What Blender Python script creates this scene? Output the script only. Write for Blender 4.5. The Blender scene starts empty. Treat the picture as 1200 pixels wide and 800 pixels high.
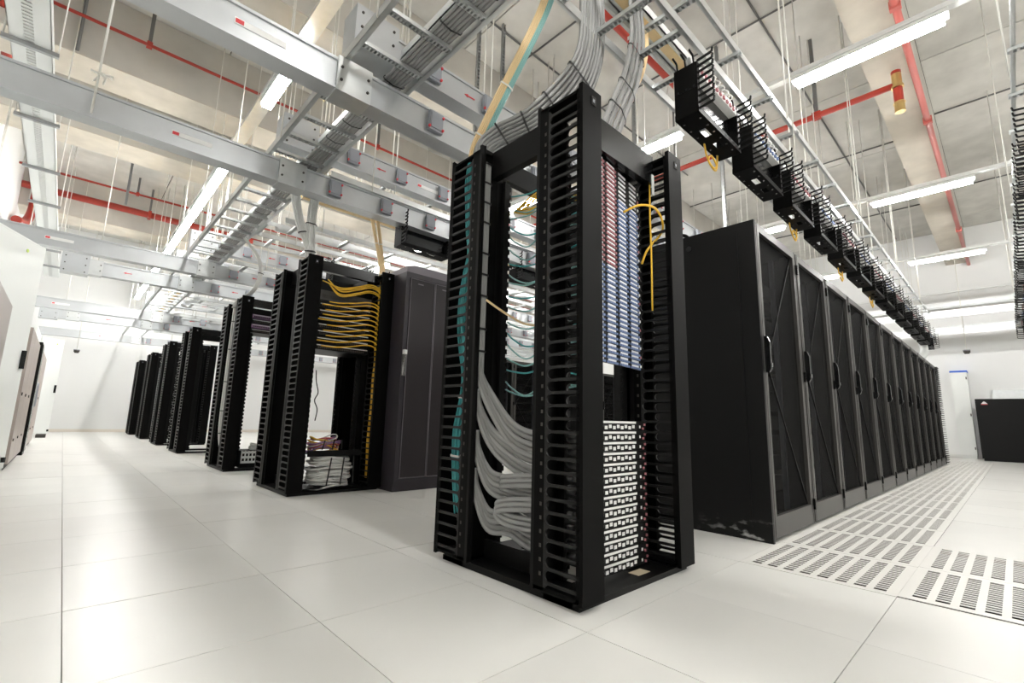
import bpy, math, random
from mathutils import Vector, Matrix
random.seed(7)
R = math.radians
sc = bpy.context.scene
col = sc.collection

# ------------------------------------------------------------------ camera, world, exposure
cam_d = bpy.data.cameras.new('camera'); cam = bpy.data.objects.new('camera', cam_d); col.objects.link(cam)
cam_d.sensor_width = 36.0; cam_d.lens = 36.0 * 550.487 / 1200.0; cam_d.clip_start = 0.02; cam_d.clip_end = 100
yaw, pit, rol = R(46.7791766), R(9.47668401), R(1.44976575)
fw = Vector((math.cos(yaw)*math.cos(pit), math.sin(yaw)*math.cos(pit), math.sin(pit)))
rt = Vector((math.sin(yaw), -math.cos(yaw), 0)); up = rt.cross(fw)
r2 = math.cos(rol)*rt + math.sin(rol)*up; u2 = -math.sin(rol)*rt + math.cos(rol)*up
M = Matrix((r2, u2, -fw)).transposed().to_4x4(); M.translation = Vector((0, 0, 0.65)); cam.matrix_world = M
sc.camera = cam
w = bpy.data.worlds.new('world'); sc.world = w; w.use_nodes = True
w.node_tree.nodes['Background'].inputs[0].default_value = (0.9, 0.95, 1, 1); w.node_tree.nodes['Background'].inputs[1].default_value = 0.3
sc.view_settings.view_transform = 'Standard'; sc.view_settings.look = 'None'; sc.view_settings.gamma = 1.0
sc.view_settings.exposure = 1.2
sc.view_settings.use_curve_mapping = False
sc.cycles.use_denoising = True
sc.cycles.max_bounces = 10; sc.cycles.diffuse_bounces = 6; sc.cycles.transparent_max_bounces = 16
LAMP = 46.0

# ------------------------------------------------------------------ materials
MAT = {}
def mat(name, c, rough=.5, metal=0., spec=.5, emit=0., noise=0., nscale=8., bump=0., rand=0., coat=0.):
    m = bpy.data.materials.new(name); m.use_nodes = True; nt = m.node_tree; b = nt.nodes['Principled BSDF']
    b.inputs['Base Color'].default_value = (*c, 1); b.inputs['Roughness'].default_value = rough
    b.inputs['Metallic'].default_value = metal; b.inputs['Specular IOR Level'].default_value = spec
    if coat: b.inputs['Coat Weight'].default_value = coat
    if emit:
        b.inputs['Emission Color'].default_value = (1, .985, .955, 1); b.inputs['Emission Strength'].default_value = emit
    cur = None
    if noise:
        tc = nt.nodes.new('ShaderNodeTexCoord'); n = nt.nodes.new('ShaderNodeTexNoise')
        n.inputs['Scale'].default_value = nscale; n.inputs['Detail'].default_value = 6
        nt.links.new(tc.outputs['Object'], n.inputs['Vector'])
        mx = nt.nodes.new('ShaderNodeMix'); mx.data_type = 'RGBA'
        mx.inputs[6].default_value = (*[max(0, v*(1-noise)) for v in c], 1); mx.inputs[7].default_value = (*[min(1, v*(1+noise)) for v in c], 1)
        nt.links.new(n.outputs['Fac'], mx.inputs[0]); cur = mx.outputs[2]
        if bump:
            bp = nt.nodes.new('ShaderNodeBump'); bp.inputs['Strength'].default_value = bump; bp.inputs['Distance'].default_value = .01
            nt.links.new(n.outputs['Fac'], bp.inputs['Height']); nt.links.new(bp.outputs[0], b.inputs['Normal'])
    if rand:
        oi = nt.nodes.new('ShaderNodeObjectInfo'); mr = nt.nodes.new('ShaderNodeMapRange')
        mr.inputs[3].default_value = 1-rand; mr.inputs[4].default_value = 1+rand*.3
        nt.links.new(oi.outputs['Random'], mr.inputs[0])
        hv = nt.nodes.new('ShaderNodeHueSaturation'); nt.links.new(mr.outputs[0], hv.inputs['Value'])
        if cur is not None: nt.links.new(cur, hv.inputs['Color'])
        else: hv.inputs['Color'].default_value = (*c, 1)
        cur = hv.outputs[0]
    if cur is not None: nt.links.new(cur, b.inputs['Base Color'])
    MAT[name] = m; return m
mat('black_metal', (.004, .0039, .0038), .45, 0, .16)
mat('black_plate', (.0032, .0031, .003), .46, 0, .06, noise=.12, nscale=3)
mat('finger_black_lit', (.010, .0098, .0095), .42, 0, .3)  # lighter than the plates: light on the finger edges put into the colour
mat('black_gloss', (.004, .0042, .0045), .2, 0, .3)
mat('dark_void', (.03, .026, .022), .9)
mat('cabinet_black', (.0065, .0065, .0064), .42, 0, .18)
mat('cabinet_frame', (.058, .055, .051), .36, .35, .45)
mat('cabinet_purple', (.032, .028, .034), .45, 0, .4)
mat('purple_door', (.024, .020, .022), .5, 0, .3)
mat('purple_frame', (.15, .135, .15), .4, .2, .5)
mat('wall_white', (.80, .805, .80), .7)
mat('panel_white', (.78, .80, .78), .4)
mat('panel_beige', (.44, .38, .345), .35, .2, .5)
mat('seam_dark', (.04, .035, .03), .7)
mat('floor_tile', (.69, .685, .655), .32, 0, .42, noise=.06, nscale=2.2, rand=.05)
mat('vent_tile', (.70, .69, .655), .4, 0, .35)
mat('grout', (.20, .12, .075), .9)
mat('plenum', (.05, .038, .034), .9)
mat('concrete', (.60, .588, .55), .85, 0, .2, noise=.28, nscale=2.4, bump=.2, rand=.10)
mat('concrete_beam', (.52, .50, .455), .85, 0, .2, noise=.25, nscale=1.7, bump=.2)
mat('concrete_soffit', (.54, .50, .43), .85, 0, .2, noise=.24, nscale=3.2, bump=.2)
mat('conduit', (.16, .16, .155), .5, .4)
mat('galvanized', (.60, .62, .62), .34, .75, .5, noise=.12, nscale=14)
mat('galvanized_dark', (.34, .35, .35), .4, .7, .5, noise=.12, nscale=14)
mat('busbar_alu', (.50, .52, .535), .36, .5, .5, noise=.10, nscale=6)
mat('tray_white', (.74, .76, .75), .45, .2)
mat('tap_grey', (.27, .285, .315), .45, 0, .4)
mat('red_mark', (.62, .04, .05), .5)
mat('red_pipe', (.36, .035, .02), .35, 0, .5)
mat('red_pipe_pale', (.50, .12, .10), .38, 0, .5)
mat('brass', (.62, .44, .18), .35, .8)
mat('rod', (.70, .69, .64), .5, .2)
mat('cable_grey', (.28, .28, .275), .5)
mat('cable_grey_shaded', (.205, .205, .20), .5)  # darker copy of the grey: shading between cables put into their colour
mat('cable_white', (.68, .68, .66), .5)
mat('cable_ivory', (.80, .60, .33), .5)
mat('cable_yellow', (.78, .46, .03), .45)
mat('cable_teal', (.06, .36, .37), .45)
mat('cable_teal_pale', (.24, .47, .46), .5)
mat('cable_red', (.45, .05, .05), .5)
mat('cable_violet', (.32, .18, .34), .5)
mat('tie_black', (.012, .012, .012), .5)
mat('tie_white', (.75, .74, .70), .5)
mat('label_white', (.80, .80, .79), .5)
mat('label_beige', (.50, .42, .30), .5)
mat('jack_blue', (.16, .23, .42), .45)
mat('jack_red', (.42, .16, .18), .45)
mat('jack_white', (.76, .77, .80), .5)
mat('led_green', (.55, .70, .16), .4)
mat('blue_paint', (.02, .12, .62), .5)
mat('chrome', (.70, .70, .68), .2, .9)
mat('lamp', (1, 1, 1), .5, emit=LAMP)
mat('lamp_housing', (.72, .73, .72), .4, .4)
# perforated steel door: fine holes read as a partly see-through grey sheet
def perforated():
    m = bpy.data.materials.new('perforated_steel'); m.use_nodes = True; nt = m.node_tree; b = nt.nodes['Principled BSDF']
    b.inputs['Base Color'].default_value = (.0045, .0045, .0044, 1); b.inputs['Roughness'].default_value = .7; b.inputs['Specular IOR Level'].default_value = .05
    tr = nt.nodes.new('ShaderNodeBsdfTransparent'); mx = nt.nodes.new('ShaderNodeMixShader'); mx.inputs[0].default_value = .22
    nt.links.new(b.outputs[0], mx.inputs[1]); nt.links.new(tr.outputs[0], mx.inputs[2])
    nt.links.new(mx.outputs[0], nt.nodes['Material Output'].inputs[0]); MAT['perforated_steel'] = m
perforated()
# side panel with chalky scuffs near its lower front corner
def scuffed():
    m = bpy.data.materials.new('scuffed_black'); m.use_nodes = True; nt = m.node_tree; b = nt.nodes['Principled BSDF']
    b.inputs['Roughness'].default_value = .45; b.inputs['Specular IOR Level'].default_value = .18
    tc = nt.nodes.new('ShaderNodeTexCoord'); mp = nt.nodes.new('ShaderNodeMapping'); mp.inputs['Scale'].default_value = (1, 9, 26)
    n = nt.nodes.new('ShaderNodeTexNoise'); n.inputs['Scale'].default_value = 1.2; n.inputs['Detail'].default_value = 8
    nt.links.new(tc.outputs['Object'], mp.inputs[0]); nt.links.new(mp.outputs[0], n.inputs['Vector'])
    sx = nt.nodes.new('ShaderNodeSeparateXYZ'); nt.links.new(tc.outputs['Object'], sx.inputs[0])
    a = nt.nodes.new('ShaderNodeMapRange'); a.inputs[1].default_value = .13; a.inputs[2].default_value = .03
    nt.links.new(sx.outputs[2], a.inputs[0])
    c = nt.nodes.new('ShaderNodeMapRange'); c.inputs[1].default_value = .45; c.inputs[2].default_value = .15
    nt.links.new(sx.outputs[1], c.inputs[0])
    r = nt.nodes.new('ShaderNodeMapRange'); r.inputs[1].default_value = .54; r.inputs[2].default_value = .68
    nt.links.new(n.outputs['Fac'], r.inputs[0])
    p = nt.nodes.new('ShaderNodeMath'); p.operation = 'MULTIPLY'; nt.links.new(a.outputs[0], p.inputs[0]); nt.links.new(c.outputs[0], p.inputs[1])
    q = nt.nodes.new('ShaderNodeMath'); q.operation = 'MULTIPLY'; nt.links.new(p.outputs[0], q.inputs[0]); nt.links.new(r.outputs[0], q.inputs[1])
    mx = nt.nodes.new('ShaderNodeMix'); mx.data_type = 'RGBA'; mx.inputs[6].default_value = (.0065, .0065, .0064, 1); mx.inputs[7].default_value = (.33, .33, .32, 1)
    nt.links.new(q.outputs[0], mx.inputs[0]); nt.links.new(mx.outputs[2], b.inputs['Base Color']); MAT['scuffed_black'] = m
scuffed()

# ------------------------------------------------------------------ mesh helpers
class MB:
    def __init__(s): s.v = []; s.f = []; s.sm = []; s.mi = []; s.cur = 0
    def box(s, x0, x1, y0, y1, z0, z1):
        n = len(s.v)
        s.v += [(x0,y0,z0),(x1,y0,z0),(x1,y1,z0),(x0,y1,z0),(x0,y0,z1),(x1,y0,z1),(x1,y1,z1),(x0,y1,z1)]
        s._f([(0,3,2,1),(4,5,6,7),(0,1,5,4),(1,2,6,5),(2,3,7,6),(3,0,4,7)], n); return s
    def _f(s, fs, n, smooth=False):
        for f in fs: s.f.append(tuple(n+i for i in f)); s.sm.append(smooth); s.mi.append(s.cur)
    def bar(s, a, b, r0, r1=None, upv=(0,0,1)):
        # rectangular bar from a to b; r0 half width (horizontal), r1 half height
        a, b = Vector(a), Vector(b); d = (b-a).normalized(); u = Vector(upv)
        if abs(d.dot(u)) > .98: u = Vector((1,0,0))
        x = d.cross(u).normalized(); y = x.cross(d); r1 = r0 if r1 is None else r1
        n = len(s.v)
        for p in (a, b):
            for i, j in ((-1,-1),(1,-1),(1,1),(-1,1)): s.v.append(tuple(p + x*r0*i + y*r1*j))
        s._f([(0,1,2,3),(7,6,5,4),(0,4,5,1),(1,5,6,2),(2,6,7,3),(3,7,4,0)], n); return s
    def tube(s, path, r, n=6, cap=True):
        P = [Vector(p) for p in path]; base = len(s.v); ref = Vector((.31,.52,.79)); prev = None
        for i, p in enumerate(P):
            d = (P[min(i+1, len(P)-1)] - P[max(i-1, 0)]).normalized()
            if prev is None:
                x = d.cross(ref)
                if x.length < .1: x = d.cross(Vector((1,0,0)))
                x.normalize()
            else:
                x = prev - d*prev.dot(d); x.normalize()
            prev = x; y = d.cross(x)
            for k in range(n):
                t = 2*math.pi*k/n; s.v.append(tuple(p + (x*math.cos(t) + y*math.sin(t))*r))
        fs = []
        for i in range(len(P)-1):
            for k in range(n): fs.append((i*n+k, i*n+(k+1) % n, (i+1)*n+(k+1) % n, (i+1)*n+k))
        s._f(fs, base, True)
        if cap:
            s._f([tuple(range(n-1, -1, -1))], base); s._f([tuple((len(P)-1)*n+k for k in range(n))], base)
        return s
    def prism(s, poly, axis, a, b):
        # polygon (pairs) extruded along axis 'x','y','z'
        n = len(s.v); m = len(poly)
        for t in (a, b):
            for p, q in poly: s.v.append({'x': (t,p,q), 'y': (p,t,q), 'z': (p,q,t)}[axis])
        s._f([tuple(range(m)), tuple(range(2*m-1, m-1, -1))], n)
        s._f([(i, i+m, (i+1) % m + m, (i+1) % m) for i in range(m)], n); return s
    def disc(s, c, r, h, axis='z', n=16):
        pts = [(r*math.cos(2*math.pi*k/n), r*math.sin(2*math.pi*k/n)) for k in range(n)]
        i = 'xyz'.index(axis); o = [j for j in range(3) if j != i]
        return s.prism([(p+c[o[0]], q+c[o[1]]) for p, q in pts], axis, c[i]-h/2, c[i]+h/2)
    def mesh(s, name, m):
        me = bpy.data.meshes.new(name); me.from_pydata(s.v, [], s.f)
        me.polygons.foreach_set('use_smooth', s.sm); ms = m if isinstance(m, (list, tuple)) else [m]
        for k in ms: me.materials.append(MAT[k])
        if len(ms) > 1: me.polygons.foreach_set('material_index', s.mi)
        me.update(); return me
    def build(s, name, m, parent=None, loc=None):
        o = bpy.data.objects.new(name, s.mesh(name, m)); col.objects.link(o)
        if parent is not None: o.parent = parent
        if loc is not None: o.location = loc
        return o
def inst(name, me, parent, loc=(0,0,0), rz=0):
    o = bpy.data.objects.new(name, me); col.objects.link(o); o.parent = parent; o.location = loc; o.rotation_euler.z = rz; return o
def empty(name, loc=(0,0,0), rz=0):
    o = bpy.data.objects.new(name, None); o.empty_display_size = .1; col.objects.link(o); o.location = loc; o.rotation_euler.z = rz; return o
def tag(o, label=None, cat=None, group=None, kind=None):
    if label: o['label'] = label
    if cat: o['category'] = cat
    if group: o['group'] = group
    if kind: o['kind'] = kind
    return o
KIDS = {}
def copy_tree(o, parent=None):
    c = o.copy(); col.objects.link(c)
    if parent is not None: c.parent = parent
    for ch in KIDS_OF(o): copy_tree(ch, c)
    return c
def KIDS_OF(o): return [c for c in list(o.children)]
def spline(pts, n=6):
    P = [Vector(p) for p in pts]; P = [2*P[0]-P[1]] + P + [2*P[-1]-P[-2]]; out = []
    for i in range(1, len(P)-2):
        a, b, c, d = P[i-1:i+3]
        for k in range(n):
            t = k/n
            out.append(.5*((2*b) + (c-a)*t + (2*a-5*b+4*c-d)*t*t + (3*b-a-3*c+d)*t**3))
    out.append(P[-2]); return out

# ------------------------------------------------------------------ room shell
RX0, RX1, RY0, RY1, RZ = -1.28, 16.5, -8.0, 18.6, 5.9
def struct(o): o['kind'] = 'structure'; return o
T = .6; GX, GY = .0845, .391
floor = struct(empty('floor', (0, 0, 0)))
m = MB()
vx0, vx1 = GX+4*T, GX+24*T
m.box(RX0, vx0, RY0, RY1, -.03, -.014).box(vx0, RX1, GY+T, RY1, -.03, -.014).box(vx0+2*T, RX1, GY-T, GY, -.03, -.014)
m.box(vx0, RX1, RY0, GY-T, -.03, -.014).box(vx1, RX1, GY, GY+T, -.03, -.014)
m.build('subfloor', 'grout', floor)
MB().box(RX0, RX1, RY0, RY1, -.48, -.42).build('plenum_slab', 'plenum', floor)
tile_me = MB().box(-.2988, .2988, -.2988, .2988, -.0135, 0).mesh('floor_tile', 'floor_tile')
vent = set()
for i in range(4, 24): vent.add((i, 0))
vent.add((4, -1)); vent.add((5, -1))
cand = []
for i in range(-3, 28):
    for j in range(-14, 31):
        cx, cy = GX+(i+.5)*T, GY+(j+.5)*T
        if cx-.3 < RX0-.35 or cx+.3 > RX1+.35 or (i, j) in vent: continue
        v = Vector((cx, cy, -.65)); z = v.dot(fw); vis = z > .1 and abs(v.dot(r2)/z) < 1.35 and abs(v.dot(u2)/z) < .95
        cand.append((0 if vis else 1, v.length, cx, cy))
cand.sort()
for _, _, cx, cy in cand[:298]: inst('floor_tile', tile_me, floor, (cx, cy, random.uniform(-.0008, .0004)))
m = MB()
for _, _, cx, cy in cand[298:]: m.box(cx-.2988, cx+.2988, cy-.2988, cy+.2988, -.0135, 0)
tag(m.build('floor_tile', 'floor_tile', floor), kind='stuff')
# perforated tiles: eight slotted columns, real slots over the dark plenum
m = MB(); e = .2988
NC = 8; pitch = .068; x0s = -.255; x1s = .255
m.box(-e, x0s, -e, e, -.002, 0).box(x1s, e, -e, e, -.002, 0)
ys = []
for c in range(NC):
    yc = (c-3.5)*pitch; ys.append((yc-.0215, yc+.0215))
edges = [-e] + [v for p in ys for v in p] + [e]
for k in range(0, len(edges), 2): m.box(x0s, x1s, edges[k], edges[k+1], -.002, 0)
NS = 15
for a, b in ys:
    for k in range(1, NS):
        xc = x0s + (x1s-x0s)*k/NS; m.box(xc-.0075, xc+.0075, a, b, -.0015, 0)
vent_me = m.mesh('perforated_tile', 'vent_tile')
for (i, j) in sorted(vent): inst('perforated_tile', vent_me, floor, (GX+(i+.5)*T, GY+(j+.5)*T, .0005 if j == 0 else .004))

def slab(name, *b, m='wall_white'): return struct(MB().box(*b).build(name, m))
slab('wall_left', RX0-.15, RX0, RY0, RY1, -.5, RZ+.2)
slab('wall_right', RX1, RX1+.15, RY0, RY1, -.5, RZ+.2)
slab('wall_back', RX0-.15, RX1+.15, RY1, RY1+.15, -.5, RZ+.2)
slab('wall_front', RX0-.15, RX1+.15, RY0-.15, RY0, -.5, RZ+.2)
mat('skirting_cream', (.74, .69, .61), .5)
slab('baseboard_back', RX0, RX1, RY1-.02, RY1, 0, .08, m='skirting_cream')
slab('baseboard_right', RX1-.02, RX1, RY0, RY1, 0, .08, m='panel_white')
ceil = struct(empty('ceiling', (0, 0, RZ)))
MB().box(RX0, RX1, RY0, RY1, .03, .2).build('ceiling_slab', 'dark_void', ceil)
beams = [(-4.4, -3.8), (.41, .84), (4.9, 5.5), (7.48, 8.12), (9.6, 10.3), (14.25, 15.0)]
spans = [(RY0, -4.4), (-3.8, .41), (.84, 4.9), (5.5, 7.48), (8.12, 9.6), (10.3, 14.25), (15.0, RY1)]
for a, b in spans:
    nseg = 2 if b-a > 3 else 1
    for s in range(nseg):
        y0 = a+(b-a)*s/nseg; y1 = a+(b-a)*(s+1)/nseg
        x = RX0
        while x < RX1-.01:
            x1 = min(x+2.4, RX1)
            MB().box(x+.008, x1-.008, y0+.006, y1-.006, random.uniform(-.012, 0), .04).build('ceiling_panel', 'concrete', ceil)
            x = x1
for a, b in beams:
    bm_ = MB().box(RX0, RX1, a, b, 4.985-RZ, .03).build('ceiling_beam', 'concrete_beam', ceil)
    MB().box(RX0, RX1, a+.004, b-.004, 4.97-RZ, 4.985-RZ).build('soffit', 'concrete_soffit', bm_)
# conduits clipped to the slab
def conduit(path, r=.014): return MB().tube(path, r, 6).build('ceiling_conduit', 'conduit', ceil)
for y in (1.75, 6.3, 12.0): conduit([(RX0+.3, y, -.03), (RX1-.3, y, -.03)])
for x in (5.4, 9.9, 13.4): conduit([(x, -1.6, -.05), (x, .40, -.05)]); conduit([(x+.5, .85, -.05), (x+.5, 4.88, -.05)])
conduit([(3.3, 4.25, -.03), (9.0, 4.25, -.03)]); conduit([(4.25, 2.0, -.04), (4.25, 4.85, -.04)])
conduit([(-.4, 5.6, -.04), (-.4, 7.3, -.04), (-.45, 7.42, -.2), (-.45, 7.46, -.9)], .02)

# ------------------------------------------------------------------ ceiling lights along five suspended trunk rails
rod_cache = {}
def rod(parent, x, y, z0, z1, r=.0055):
    me = MB().tube([(0,0,0), (0,0,z1-z0)], r, 5).mesh('hanger_rod', 'rod'); return inst('hanger_rod', me, parent, (x, y, z0))
lamp_me = MB().box(-.045, .045, 0, 1.06, -.05, -.005).mesh('diffuser', 'lamp')
hous_me = MB().prism([(-.055,-.004),(.055,-.004),(.055,.03),(.03,.055),(-.03,.055),(-.055,.03)], 'y', -.03, 1.09).mesh('housing', 'lamp_housing')
LZ = 3.95
aisle = ['over the left aisle', 'over the near cabinets', 'over the middle cabinets', 'over the far cabinets', 'nearest the right wall']
for k in range(5):
    lx = 1.17+3.58*k
    hw = .07 if k == 0 else .035
    tr = MB().box(-hw, hw, RY0+.3, RY1-.4, .056, .06).box(-hw, -hw+.005, RY0+.3, RY1-.4, .06, .10).box(hw-.005, hw, RY0+.3, RY1-.4, .06, .10).build('light_rail', 'galvanized' if k == 0 else 'lamp_housing', None, (lx, 0, LZ))
    tag(tr, 'long galvanised rail carrying a line of tube lamps ' + aisle[k], 'light rail')
    for y in [RY0+1+2.9*q for q in range(8)]: rod(tr, 0, y, .1, RZ-LZ-.01)
    for q in range(-3, 11 if k == 0 else (7 if k < 4 else -9)):
        y = .06+2.26*q if k else ([-6.4, -4.3, -2.3, -.25][q+3] if q < 1 else [4.15, 7.03, 8.2, 9.37, 10.54, 11.71, 12.9, 14.1, 15.3, 16.5][q-1])  # lamps at negative y are unseen, added behind the camera for lighting
        if y+1.1 > RY1-.5 or y < RY0+.3: continue
        t = empty('ceiling_light', (lx, y, LZ))
        ordn = ['third', 'second', 'first'][q+3] + ' added out of view towards the near wall' if q < 0 else ['first', 'second', 'third', 'fourth', 'fifth', 'sixth', 'seventh', 'eighth', 'ninth', 'tenth', 'eleventh'][q] + ' along its rail'
        tag(t, 'white tube lamp ' + ordn + ' ' + aisle[k], 'light', 'tube lamps on suspended rails')
        inst('housing', hous_me, t); inst('diffuser', lamp_me, t)

# ------------------------------------------------------------------ busbar trunking
BH = .205
box_me = MB().box(-.055, .055, -.030, 0, -.072, .072).box(-.045, .045, -.036, -.030, -.055, .058).mesh('tap_off_box', 'tap_grey')
dots = MB()
for dx, dz in ((.05, .045), (.05, -.05), (-.058, -.055)): dots.disc((dx, -.036, dz), .0095, .012, 'y', 8)
dot_me = dots.mesh('latch', 'red_mark')
arrow_me = MB().prism([(-.05,0),(-.015,.014),(-.015,.005),(.05,.005),(.05,-.005),(-.015,-.005),(-.015,-.014)], 'y', -.002, 0).mesh('arrow', 'red_mark')
lab_me = MB().box(-.13, .13, -.002, 0, -.018, .018).mesh('label_strip', 'label_white')
def busbar(y, z, x0, x1, boxes, joints, label, arrows=(), labels=(), end=False, hang=True):
    t = empty('busbar', (x0, y, z)); tag(t, label, 'busbar', 'overhead busbar trunking')
    m = MB(); L = x1-x0
    m.box(0, L, .012, .12, .018, BH-.018).box(0, L, 0, .132, BH-.018, BH).box(0, L, 0, .132, 0, .018)
    m.build('housing', 'busbar_alu', t)
    for j in joints:
        jo = MB().box(j-x0-.11, j-x0+.11, -.012, .144, -.012, BH+.012).build('joint_cover', 'galvanized', t)
        b = MB()
        for dx in (-.085, .085):
            for dz in (.06, .145): b.disc((j-x0+dx, -.014, dz), .009, .01, 'y', 8)
        tag(b.build('bolt', 'seam_dark', jo), kind='stuff')
    for bx in boxes:
        b = inst('tap_off_box', box_me, t, (bx-x0, 0, BH*.5)); inst('latch', dot_me, b)
    for a in arrows: inst('arrow', arrow_me, t, (a-x0, .010, BH*.5))
    for a in labels:
        l = inst('label_strip', lab_me, t, (a-x0, .010, BH*.5)); MB().box(-.125, -.085, -.004, -.001, -.012, .012).build('label_mark', 'red_mark', l)
    if end:
        eb = MB().box(-.04, .26, -.02, .17, -.03, BH+.05).build('end_feed_box', 'busbar_alu', t)
        b = MB()
        for dx in (0, .22):
            for dz in (0, BH*.5, BH): b.disc((dx, -.022, dz), .009, .01, 'y', 8)
        tag(b.build('bolt', 'seam_dark', eb), kind='stuff')
    if hang:
        x = x0+.35
        while x < x1:
            for dy in (.02, .11): rod(t, x-x0, dy, BH, RZ-z-.01 if not any(a-.05 < y+dy < b+.05 for a, b in beams) else 4.97-z)
            x += 3.1
    return t
bx = lambda a, n=20: [a+.516*k for k in range(n)]
ZL, ZU = 2.60, 2.98
busbar(2.61, ZL, RX0, 12.6, bx(1.645), [1.05, 4.4, 7.7], 'lower busbar trunking nearest the camera, reaching from the left wall past the front patch rack', (), (.52,))
busbar(4.09, ZL, RX0, 12.6, bx(1.556), [1.18, 4.5, 7.8], 'lower busbar trunking in front of the second rack row', (-.9,), (.45,))
busbar(2.61, ZU, 1.06, 12.6, bx(1.61), [3.6, 7.0], 'upper busbar with a feed box at its left end, closest to the camera', (1.95, 3.2), (), True)
busbar(4.09, ZU, 1.10, 12.6, bx(1.70), [3.7, 7.1], 'upper busbar with a feed box, above the second rack row', (2.0, 3.0), (2.55,), True)
busbar(7.85, ZL, RX0, 12.6, bx(1.6), [1.25, 5.0], 'lower long busbar in the second pair behind the third rack row', (1.9,), (-.3,))
busbar(9.05, ZL, -.25, 12.6, bx(1.6), [.05, 1.2, 5.0], 'lower busbar with cut end left of the ladder, above the fourth rack row', (.45, 1.9), (), True)
busbar(7.85, ZU, 1.05, 12.6, bx(1.75), [5.0], 'upper busbar starting at the ladder, behind the third rack row', (2.1,), (), True)
busbar(9.05, ZU, 1.05, 12.6, bx(1.75), [5.0], 'upper busbar starting at the ladder, above the fourth rack row', (2.1,), (), True)
busbar(12.8, ZL, RX0, 12.6, bx(1.6), [1.25], 'lower long busbar behind the fifth rack row', (1.9,), (-.3,))
busbar(14.15, ZL, -.6, 12.6, bx(1.6), [-.1, 1.2], 'lower busbar with cut end, above the sixth rack row', (.5,), (), True)
busbar(12.8, ZU, 1.05, 12.6, bx(1.75), [], 'upper busbar starting at the ladder, behind the fifth rack row', (2.1,), (), True)
busbar(17.6, ZL, RX0, 12.6, bx(1.6), [1.3], 'farthest busbar trunking, close to the back wall', (), (.6,))

# ------------------------------------------------------------------ cable ladders
def rail_mb(L, axis, h=.055, w=.022):
    # C channel rail along axis
    m = MB()
    if axis == 'x': m.box(0, L, -w/2, -w/2+.006, 0, h).box(0, L, -w/2, w/2, 0, .006).box(0, L, -w/2, w/2, h-.006, h)
    else: m.box(-w/2, -w/2+.006, 0, L, 0, h).box(-w/2, w/2, 0, L, 0, .006).box(-w/2, w/2, 0, L, h-.006, h)
    return m
def rung_me(W, axis, n=14):
    # perforated strut: two flanges with webs leaving real slots between them
    m = MB()
    if axis == 'y':
        m.box(-.02, .02, 0, W, .022, .025).box(-.02, -.016, 0, W, 0, .024).box(.016, .02, 0, W, 0, .024)
        for k in range(n): y = W*(k+.5)/n; m.box(-.02, .02, y-W/n*.22, y+W/n*.22, 0, .004)
    else:
        m.box(0, W, -.02, .02, .022, .025).box(0, W, -.02, -.016, 0, .024).box(0, W, .016, .02, 0, .024)
        for k in range(n): x = W*(k+.5)/n; m.box(x-W/n*.22, x+W/n*.22, -.02, .02, 0, .004)
    return m.mesh('rung', 'galvanized')
def ladder_x(y0, y1, z, x0, x1, label, step=.3, over=0., rods=True, mat_='galvanized'):
    t = empty('cable_ladder', (x0, y0, z)); tag(t, label, 'cable ladder', 'overhead cable ladders'); L = x1-x0
    me = rail_mb(L, 'x').mesh('rail', mat_); inst('rail', me, t); inst('rail', me, t, (0, y1-y0, 0))
    rm = rung_me(y1-y0+2*over, 'y'); n = int(L/step)
    for k in range(n): inst('rung', rm, t, (.15+k*step, -over, .004 if not over else -.028))
    if rods:
        k = 0
        while .4+k*2.6 < L:
            for dy in (-.02, y1-y0+.02):
                yy = y0+dy; top = 4.97 if any(a-.05 < yy < b+.05 for a, b in beams) else RZ
                rod(t, .4+k*2.6, dy, 0, top-z-.01)
            k += 1
    return t
def ladder_y(x0, x1, z, y0, y1, label, step=.32):
    t = empty('cable_ladder', (x0, y0, z)); tag(t, label, 'cable ladder', 'overhead cable ladders'); L = y1-y0
    me = rail_mb(L, 'y', .06, .03).mesh('rail', 'galvanized'); inst('rail', me, t); inst('rail', me, t, (x1-x0, 0, 0))
    rm = rung_me(x1-x0, 'x', 18)
    for k in range(int(L/step)): inst('rung', rm, t, (0, .1+k*step, 0))
    k = 0
    while .5+k*1.6 < L:
        for dx in (-.02, x1-x0+.02):
            yy = y0+.5+k*1.6; top = 4.97 if any(a-.05 < yy < b+.05 for a, b in beams) else RZ
            rod(t, dx, .5+k*1.6, 0, top-z-.01)
        k += 1
    return t
ladder_y(1.0, 1.43, 2.83, -1.5, 18.0, 'wide galvanised cable ladder with perforated rungs running over the left aisle')
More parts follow.
